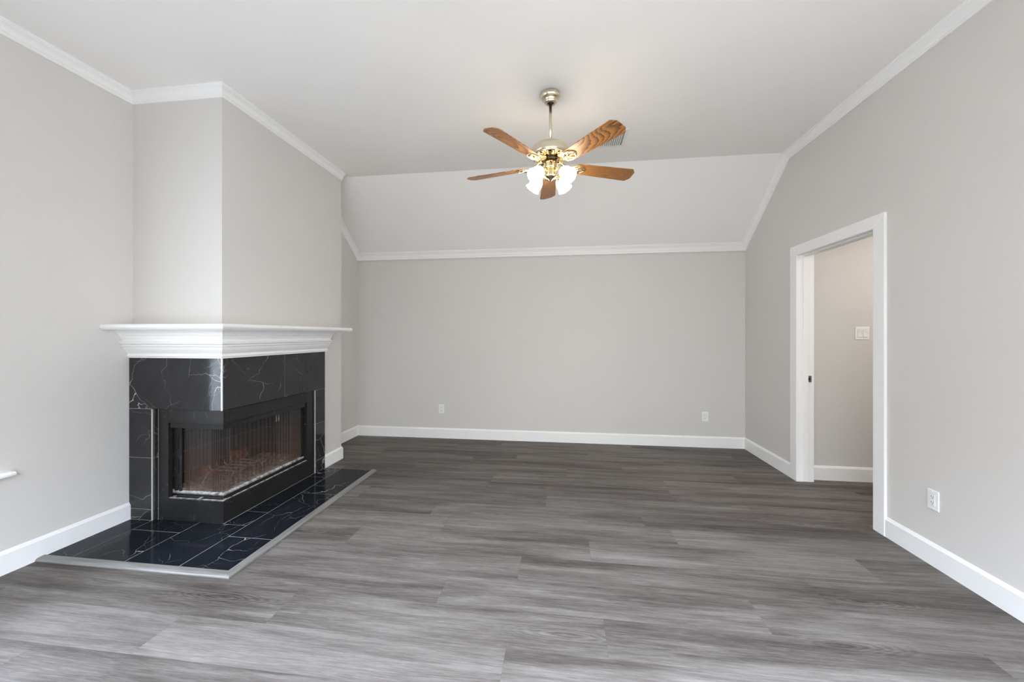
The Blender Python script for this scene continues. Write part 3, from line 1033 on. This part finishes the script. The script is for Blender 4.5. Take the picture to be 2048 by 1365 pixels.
LP = [(0, 0), (0.040, 0), (0.050, 0.006), (0.053, 0.014), (0.050, 0.022), (0.044, 0.027), (0, 0.027)]
o = MB().sweep([(-2.785, 2.495, 0.209), (-2.412, 2.495, 0.209), (-2.412, 3.312, 0.209)], [(0, -1, 0), (1, 0, 0)], LP).build('ash_ledge', M['dusty'])
o['label'] = 'ledge dusted with grey ash'
rel(o, ins)
lin = MB()
lin.box(-2.850, -2.800, 2.440, 3.385, 0.06, 0.795)                            # back
lin.box(-2.800, -2.362, 3.335, 3.385, 0.06, 0.795)                            # far end
lin.box(-2.800, -2.362, 2.440, 3.335, 0.740, 0.795)                           # top
ip(lin, 'brick_lining', 'firebrick', bevel=0)
flo = MB().box(-2.800, -2.405, 2.490, 3.335, 0.06, 0.190)
ip(flo, 'firebox_floor', 'firebrick', bevel=0)
side = MB()
side.box(-2.766, -2.735, 2.450, 2.462, 0.20, 0.70)
side.box(-2.722, -2.700, 2.446, 2.452, 0.20, 0.70)
for z in (0.255, 0.43, 0.60):
    side.box(-2.735, -2.722, 2.450, 2.458, z, z + 0.07)
ip(side, 'side_bracket', 'black')
fstile = MB().box(FX - 0.045, FX - 0.034, 3.262, 3.300, 0.20, 0.70)
ip(fstile, 'end_bracket', 'black')


# ash bed
def ash_bed():
    rnd = random.Random(2)
    nx, ny = 26, 56
    xs = [-2.798 + (0.383) * i / nx for i in range(nx + 1)]
    ys = [2.497 + 0.834 * j / ny for j in range(ny + 1)]
    v, f = [], []
    ph = [rnd.uniform(0, 6.28) for _ in range(12)]
    for j, y in enumerate(ys):
        for i, x in enumerate(xs):
            u = i / nx
            h = 0.204 + 0.018 * (1 - u) + 0.006 * math.sin(x * 60 + ph[0]) * math.sin(y * 33 + ph[1])
            h += 0.016 * math.exp(-((y - 2.86) / 0.22) ** 2) * (0.6 + 0.4 * math.sin(y * 51 + x * 71 + ph[2]))
            h += rnd.uniform(-0.003, 0.003)
            if i in (0, nx) or j in (0, ny):
                h = min(h, 0.206)
            v.append((x, y, h))
    for j in range(ny):
        for i in range(nx):
            a = j * (nx + 1) + i
            f.append((a, a + 1, a + nx + 2, a + nx + 1))
    b = len(v)
    mb = MB().add(v, f, smooth=True)
    o = mb.build('ash', M['ash'], fix=True)
    tag(o, 'bed of grey-brown wood ash on the firebox floor', 'ash', kind='stuff')


ash_bed()


# wire mesh curtains
def curtain(path, folds, amp, name='mesh_curtain'):
    """path: list of (x, y) points; folds: wavelength; amp(t): fold depth along the run."""
    pts = [Vector((x, y, 0)) for x, y in path]
    cum = [0.0]
    for a, b in zip(pts, pts[1:]):
        cum.append(cum[-1] + (b - a).length)
    total = cum[-1]
    n = int(total / 0.0022)
    zs = [0.209, 0.26, 0.34, 0.44, 0.54, 0.62, 0.690]
    row = []
    phase = 0.0
    for i in range(n + 1):
        s = total * i / n
        k = max(j for j in range(len(cum)) if cum[j] <= s + 1e-9)
        k = min(k, len(pts) - 2)
        t = (s - cum[k]) / (cum[k + 1] - cum[k])
        p = pts[k].lerp(pts[k + 1], t)
        d = (pts[k + 1] - pts[k]).normalized()
        nr = Vector((d.y, -d.x, 0))
        wl = folds(s / total)
        phase += 2 * math.pi * (total / n) / wl
        row.append((p, nr, phase, amp(s / total)))
    v, f, uvs = [], [], []
    us = []
    for m, z in enumerate(zs):
        u = 0.0
        prev = None
        for (p, nr, ph, am) in row:
            sway = 1.0 - 0.25 * (z - 0.2) / 0.5
            q = p + nr * (am * sway * math.sin(ph + 0.25 * math.sin(z * 9)))
            if prev is not None and m == 0:
                u += (q - prev).length
            prev = q
            if m == 0:
                us.append(u)
            v.append((q.x, q.y, z))
    w = len(row)
    for m in range(len(zs) - 1):
        for i in range(w - 1):
            a = m * w + i
            f.append((a, a + 1, a + w + 1, a + w))
            uvs.append([(us[i], zs[m]), (us[i + 1], zs[m]), (us[i + 1], zs[m + 1]), (us[i], zs[m + 1])])
    o = MB().add(v, f, uvs, smooth=True).build(name, M['screen'], fix=False)
    rel(o, ins)
    return o


cx, cy = -2.372, 2.452
arc = [(cx - 0.035 + 0.035 * math.sin(a), cy + 0.035 - 0.035 * math.cos(a)) for a in [i * math.pi / 2 / 8 for i in range(9)]]
c1 = curtain([(-2.676, cy)] + [(-2.50, cy)] + arc[:5], lambda t: 0.030 if 0.12 < t < 0.72 else 0.016,
             lambda t: 0.0075 if 0.12 < t < 0.72 else 0.010)
c2 = curtain(arc[4:] + [(cx, 2.955)], lambda t: 0.018 if t < 0.1 else 0.042, lambda t: 0.009 if t < 0.1 else 0.004)
c3 = curtain([(cx, 2.960), (cx, 3.262)], lambda t: 0.034 if t < 0.55 else 0.019, lambda t: 0.007 if t < 0.55 else 0.010)
for c, y in ((c2, 2.945), (c3, 2.972)):
    mb = MB().tube([(cx + 0.012, y, 0.668), (cx + 0.013, y, 0.648)], 0.0016, 6)
    mb.tube([(cx + 0.013, y, 0.650), (cx + 0.014, y, 0.640), (cx + 0.014, y, 0.606), (cx + 0.013, y, 0.598)], [0.002, 0.0042, 0.0042, 0.002], 8)
    o = rel(mb.build('curtain_pull', M['rust']), c)
o = MB().tube([(-2.70, cy, 0.692), (cx - 0.03, cy, 0.692), (cx - 0.006, cy + 0.008, 0.692), (cx, cy + 0.03, 0.692), (cx, 3.29, 0.692)], 0.004, 8).build('curtain_rod', M['black'])
rel(o, ins)

# grate with two burnt clay bricks behind it
grate = empty('fire_grate', (-2.56, 2.75, 0.21))
tag(grate, 'rusty iron log grate standing on the ash in the firebox', 'grate')
bpy.context.view_layer.update()
for x in (-2.46, -2.66):
    y_f, z_b = (2.62, 0.282)
    rel(MB().tube([(x, 2.560, 0.206), (x, 2.585, 0.235), (x, 2.605, 0.266), (x, y_f + 0.005, 0.280), (x, 2.66, z_b), (x, 2.93, z_b + 0.004), (x, 2.975, z_b + 0.012), (x, 2.99, z_b + 0.04)], 0.0075, 8).build('side_rail', M['rust']), grate)
    rel(MB().tube([(x, 2.90, z_b), (x, 2.915, 0.245), (x, 2.93, 0.212)], 0.0075, 8).build('leg', M['rust']), grate)
for y in (2.64, 2.705, 2.77, 2.835, 2.90):
    rel(MB().tube([(-2.675, y, 0.330), (-2.668, y, 0.300), (-2.65, y, 0.2925), (-2.46, y, 0.2925), (-2.445, y, 0.300), (-2.438, y, 0.322)], 0.0055, 8).build('cross_bar', M['rust']), grate)
br = MB().box(-0.05, 0.05, -0.055, 0.055, 0, 0.135).build('clay_brick', M['clay'], bevel=0.006)
br.location = (-2.735, 2.985, 0.215); br.rotation_euler = (0, 0, 0.12)
tag(br, 'upright burnt red brick against the firebox back wall behind the grate', 'brick')
br2 = MB().box(-0.045, 0.045, -0.055, 0.055, 0, 0.085).build('clay_brick', M['clay'], bevel=0.006)
br2.location = (-2.742, 2.735, 0.222); br2.rotation_euler = (0, 0, -0.1)
tag(br2, 'low burnt red brick at the near end of the grate', 'brick')
rnd = random.Random(8)
for i, (x, y, z, lab) in enumerate(((-2.47, 3.14, 0.212, 'pale charred chunk on the ash near the far end of the screen'),
                                    (-2.56, 3.05, 0.300, 'small pale ember lump resting behind the grate'))):
    bm = bmesh.new(); bmesh.ops.create_icosphere(bm, subdivisions=2, radius=0.022)
    for vv in bm.verts:
        vv.co *= rnd.uniform(0.75, 1.2)
        vv.co.z *= 0.8
    me = bpy.data.meshes.new('ember'); bm.to_mesh(me); bm.free(); me.materials.append(M['ash'])
    o = bpy.data.objects.new('ember', me); COL.objects.link(o); o.location = (x, y, z if i == 0 else 0.232)
    tag(o, lab, 'ember')

# ------------------------------------------------------------------ ceiling fan
YAW = 0.1289
FAN = (-0.083, 2.772)
fan = empty('ceiling_fan', (FAN[0], FAN[1], ZC))
tag(fan, 'brass ceiling fan with five oak blades and four lit glass shades', 'ceiling fan')


def fz(z):
    return z - ZC


o = MB().lathe([(0.050, 0.0), (0.058, fz(3.044)), (0.067, fz(3.034)), (0.0705, fz(3.021)), (0.067, fz(3.009)), (0.056, fz(3.000)), (0.046, fz(2.996)),
                (0.0445, fz(2.984)), (0.042, fz(2.976)), (0.034, fz(2.969)), (0.026, fz(2.969)), (0.024, fz(2.978))], 48, cap1=False).build('canopy', M['satin_brass'], fan)
MB().lathe([(0.024, fz(2.980)), (0.020, fz(2.970)), (0.012, fz(2.967))], 24).build('hanger_ball', M['bronze'], o)
MB().lathe([(0.0105, fz(2.972)), (0.0105, fz(2.680))], 24).build('downrod', M['satin_brass'], fan)
MB().lathe([(0.018, fz(2.692)), (0.024, fz(2.688)), (0.060, fz(2.683)), (0.095, fz(2.674)), (0.119, fz(2.662)), (0.133, fz(2.647)), (0.1388, fz(2.636)),
            (0.1395, fz(2.604)), (0.137, fz(2.594)), (0.130, fz(2.588))], 64, cap1=False).build('motor_housing', M['satin_brass'], fan)
# ribbed lower plate of the motor
MB().lathe([(0.130, fz(2.590)), (0.124, fz(2.586)), (0.110, fz(2.582)), (0.085, fz(2.579)), (0.070, fz(2.576)), (0.050, fz(2.573)), (0.030, fz(2.571))], 120,
           wave=lambda k, t: 1 + (0.0 if k in (0, 6) else 0.035 * math.cos(t * 10))).build('motor_plate', M['brass'], fan)
for q in range(10):
    a = 2 * math.pi * (q + 0.5) / 10
    mb = MB().lathe([(0.018, 0), (0.021, -0.003), (0.020, -0.006)], 24, Matrix.Translation((0.102 * math.cos(a), 0.102 * math.sin(a), fz(2.580))) @ Matrix.Rotation(a, 4, 'Z') @ Matrix.Diagonal((0.9, 0.62, 1, 1)))
    mb.build('vent_rosette', M['bronze'] if q % 2 else M['brass'], fan)
MB().lathe([(0.058, fz(2.575)), (0.062, fz(2.571)), (0.062, fz(2.563)), (0.050, fz(2.560)), (0.032, fz(2.558)), (0.030, fz(2.552))], 48).build('flywheel', M['bronze'], fan)
sw = MB().lathe([(0.030, fz(2.560)), (0.046, fz(2.553)), (0.049, fz(2.546)), (0.049, fz(2.510)), (0.046, fz(2.502)), (0.038, fz(2.500))], 48).build('switch_housing', M['brass'], fan)
MB().box(-0.004, 0.004, -0.0515, -0.047, fz(2.540), fz(2.518)).build('fan_switch', M['bronze'], sw).rotation_euler = (0, 0, YAW)
MB().lathe([(0.036, fz(2.502)), (0.044, fz(2.497)), (0.046, fz(2.480)), (0.043, fz(2.462)), (0.046, fz(2.456)), (0.045, fz(2.448)), (0.034, fz(2.438)),
            (0.018, fz(2.432)), (0.012, fz(2.424)), (0.006, fz(2.418)), (0.001, fz(2.417))], 48, cap1=True).build('light_fitter', M['brass'], fan)

# blades
BR0, BR1 = 0.185, 0.652


def blade_mesh():
    w0, w1 = 0.052, 0.0685
    c = 0.030
    out = [(BR0, -w0 + 0.012), (BR0 + 0.014, -w0), (BR1 - 0.034, -w1), (BR1 - 0.026, -w1 + 0.003), (BR1 - 0.003, -w1 + 0.030), (BR1, -w1 + 0.038),
           (BR1, w1 - 0.038), (BR1 - 0.003, w1 - 0.030), (BR1 - 0.026, w1 - 0.003), (BR1 - 0.034, w1), (BR0 + 0.014, w0), (BR0, w0 - 0.012)]
    return MB().prism([(x, y, -0.003) for x, y in out], (0, 0, 0.006))


def iron_mesh():
    mb = MB()
    # cast arm from the flywheel to the blade, then an open leaf-shaped pad below the blade
    up = 0.036
    mb.tube([(0.055, 0, up), (0.080, 0, up - 0.004), (0.105, 0, up - 0.022), (0.130, 0, 0.002), (0.160, 0, -0.006), (0.200, 0, -0.007)],
            [0.010, 0.011, 0.010, 0.009, 0.010, 0.008], 10)
    for s in (-1, 1):
        mb.tube([(0.140, 0, -0.004), (0.165, s * 0.026, -0.006), (0.195, s * 0.040, -0.0065), (0.228, s * 0.036, -0.0065), (0.248, s * 0.020, -0.0065), (0.262, 0, -0.0065)],
                [0.008, 0.008, 0.0065, 0.006, 0.006, 0.006], 8)
        mb.tube([(0.170, 0, -0.006), (0.205, s * 0.018, -0.0065), (0.228, s * 0.036, -0.0065)], [0.007, 0.006, 0.006], 8)
    mb.tube([(0.195, 0, -0.007), (0.262, 0, -0.0065)], [0.007, 0.005], 8)
    return mb


PITCH = math.radians(-14)
base_ang = math.radians(90 - 3.4) + YAW
b0 = i0 = None
for q in range(5):
    a = base_ang + q * 2 * math.pi / 5
    if q == 0:
        b0 = blade_mesh().build('blade', M['oak'], fan, bevel=0.0015)
        i0 = iron_mesh().build('blade_iron', M['brass'], b0)
        i0['label'] = 'cast brass blade iron'
        bl = b0
    else:
        bl = b0.copy(); COL.objects.link(bl); bl.parent = fan
        ir = i0.copy(); COL.objects.link(ir); ir.parent = bl
    bl.location = (0, 0, fz(2.527))
    bl.rotation_euler = (Matrix.Rotation(a, 3, 'Z') @ Matrix.Rotation(PITCH, 3, 'X')).to_euler()

# lamps
SHADE_P = [(0.018, 0.0), (0.026, -0.004), (0.036, -0.016), (0.046, -0.034), (0.051, -0.056), (0.051, -0.076), (0.050, -0.092), (0.055, -0.108), (0.0585, -0.114)]


def shade_mesh():
    outer = SHADE_P
    inner = [(r - 0.0035, z) for r, z in SHADE_P[::-1]]
    wave = lambda k, t: 1 + (0.05 * abs(math.cos(4 * t)) if 6 <= k <= 10 else 0.012 * math.cos(8 * t))
    return MB().lathe(outer + inner, 64, cap0=True, cap1=True, wave=wave)


s0 = None
for q in range(4):
    a = YAW + math.pi / 4 + q * math.pi / 2
    tilt = math.radians(50)                         # mouth looks outward and down
    rot = (Matrix.Rotation(a, 3, 'Z') @ Matrix.Rotation(-tilt, 3, 'Y')).to_euler()
    pos = Vector((0.098 * math.cos(a), 0.098 * math.sin(a), fz(2.468)))
    arm = MB().tube([(0.040, 0, fz(2.478)), (0.060, 0, fz(2.490)), (0.078, 0, fz(2.488)), (0.090, 0, fz(2.476))], 0.0065, 10)
    arm.lathe([(0.012, 0.016), (0.023, 0.010), (0.0245, -0.004), (0.021, -0.012)], 28, Matrix.Translation((0.098, 0, fz(2.468))) @ Matrix.Rotation(-tilt, 4, 'Y'))
    if q == 0:
        a0 = arm.build('lamp_arm', M['brass'], fan)
        s0 = shade_mesh().build('lamp_shade', M['shade'], fan)
        s0['label'] = 'lit alabaster glass tulip shade'
        k0 = MB().lathe([(0.010, 0.0), (0.012, -0.02), (0.024, -0.045), (0.026, -0.060), (0.018, -0.076), (0.002, -0.082)], 24).build('bulb', M['bulb'], s0)
        ao, so = a0, s0
    else:
        ao = a0.copy(); COL.objects.link(ao); ao.parent = fan
        so = s0.copy(); COL.objects.link(so); so.parent = fan
        ko = k0.copy(); COL.objects.link(ko); ko.parent = so
    ao.rotation_euler = (0, 0, a)
    so.location = pos; so.rotation_euler = rot; so.scale = (0.90, 0.90, 0.86)

# ------------------------------------------------------------------ ceiling register
VX0, VX1, VY0, VY1 = 0.300, 0.556, 3.335, 3.637
vent = empty('ceiling_vent', ((VX0 + VX1) / 2, (VY0 + VY1) / 2, ZC))
tag(vent, 'white louvred air vent on the ceiling behind the fan', 'vent')
hx, hy = (VX1 - VX0) / 2, (VY1 - VY0) / 2
fw = 0.026
fm = MB()
fm.box(-hx, hx, -hy, -hy + fw, -0.006, 0).box(-hx, hx, hy - fw, hy, -0.006, 0)
fm.box(-hx, -hx + fw, -hy + fw, hy - fw, -0.006, 0).box(hx - fw, hx, -hy + fw, hy - fw, -0.006, 0)
fm.build('frame', M['vent'], vent, bevel=0.002)
MB().box(-hx + fw, hx - fw, -hy + fw, hy - fw, -0.0012, -0.0002).build('duct_opening', M['duct'], vent)
sl = MB()
x = -hx + fw + 0.008
while x < hx - fw - 0.004:
    sl.prism([(x - 0.004, -hy + fw, -0.0015), (x - 0.0028, -hy + fw, -0.0015), (x + 0.0052, -hy + fw, -0.0105), (x + 0.004, -hy + fw, -0.0105)], (0, 2 * (hy - fw), 0))
    x += 0.0175
sl.build('louvers', M['vent'], vent)


# ------------------------------------------------------------------ outlets and switch
def screw_mb(x, z, y):
    return MB().lathe([(0.0032, 0), (0.0030, 0.0012), (0.001, 0.0015)], 14, Matrix.Translation((x, y, z)) @ Matrix.Rotation(math.pi / 2, 4, 'X'))


def make_outlet(loc, rz, label):
    t = empty('wall_outlet', loc, rz)
    tag(t, label, 'outlet', 'white wall outlets')
    p = MB().box(-0.035, 0.035, -0.006, 0, -0.0570, 0.0570).build('cover_plate', M['plastic'], t, bevel=0.003)
    screw_mb(0, 0.0485, -0.006).build('screw', M['plastic'], p); screw_mb(0, -0.0485, -0.006).build('screw', M['plastic'], p)
    r = MB().box(-0.0165, 0.0165, -0.0085, -0.004, -0.0335, 0.0335).build('receptacle', M['plastic'], t, bevel=0.0015)
    sl_ = MB()
    for zc in (0.0165, -0.0165):
        sl_.box(-0.0072, -0.0048, -0.0088, -0.0075, zc - 0.001, zc + 0.008)
        sl_.box(0.0048, 0.0070, -0.0088, -0.0075, zc, zc + 0.007)
        sl_.lathe([(0.0026, -0.0075), (0.0026, -0.0013)], 12, Matrix.Translation((0, -0.0101, zc - 0.0065)) @ Matrix.Rotation(math.pi / 2, 4, 'X'))
    sl_.build('slots', M['dark'], r)
    gap = MB()
    gap.box(-0.0178, -0.0165, -0.0063, -0.005, -0.0348, 0.0348).box(0.0165, 0.0178, -0.0063, -0.005, -0.0348, 0.0348)
    gap.box(-0.0165, 0.0165, -0.0063, -0.005, 0.0335, 0.0348).box(-0.0165, 0.0165, -0.0063, -0.005, -0.0348, -0.0335)
    gap.build('seam', M['duct'], p)
    return t


make_outlet((-1.538, YB, 0.376), 0, 'white outlet on the far wall towards the fireplace')
make_outlet((1.670, YB, 0.363), 0, 'white outlet on the far wall near its right corner')
make_outlet((XR, 2.513, 0.376), -math.pi / 2, 'white outlet on the right wall near the doorway')

swt = empty('light_switch', (2.682, YH, 1.339))
tag(swt, 'white double rocker switch on the hall wall through the doorway', 'switch')
MB().box(-0.058, 0.058, -0.006, 0, -0.0570, 0.0570).build('cover_plate', M['plastic'], swt, bevel=0.003)
for sx in (-0.023, 0.023):
    rk = MB().prism([(sx - 0.0165, -0.0065, 0.0335), (sx - 0.0165, -0.0085, 0.0335), (sx - 0.0165, -0.0068, 0), (sx - 0.0165, -0.0105, -0.0335), (sx - 0.0165, -0.0045, -0.0335), (sx - 0.0165, -0.0045, 0.0335)], (0.033, 0, 0)).build('rocker', M['plastic'], swt)
    gp = MB()
    gp.box(sx - 0.0178, sx - 0.0165, -0.0064, -0.005, -0.0348, 0.0348).box(sx + 0.0165, sx + 0.0178, -0.0064, -0.005, -0.0348, 0.0348)
    gp.box(sx - 0.0165, sx + 0.0165, -0.0064, -0.005, 0.0335, 0.0348).box(sx - 0.0165, sx + 0.0165, -0.0064, -0.005, -0.0348, -0.0335)
    gp.build('seam', M['duct'], rk)
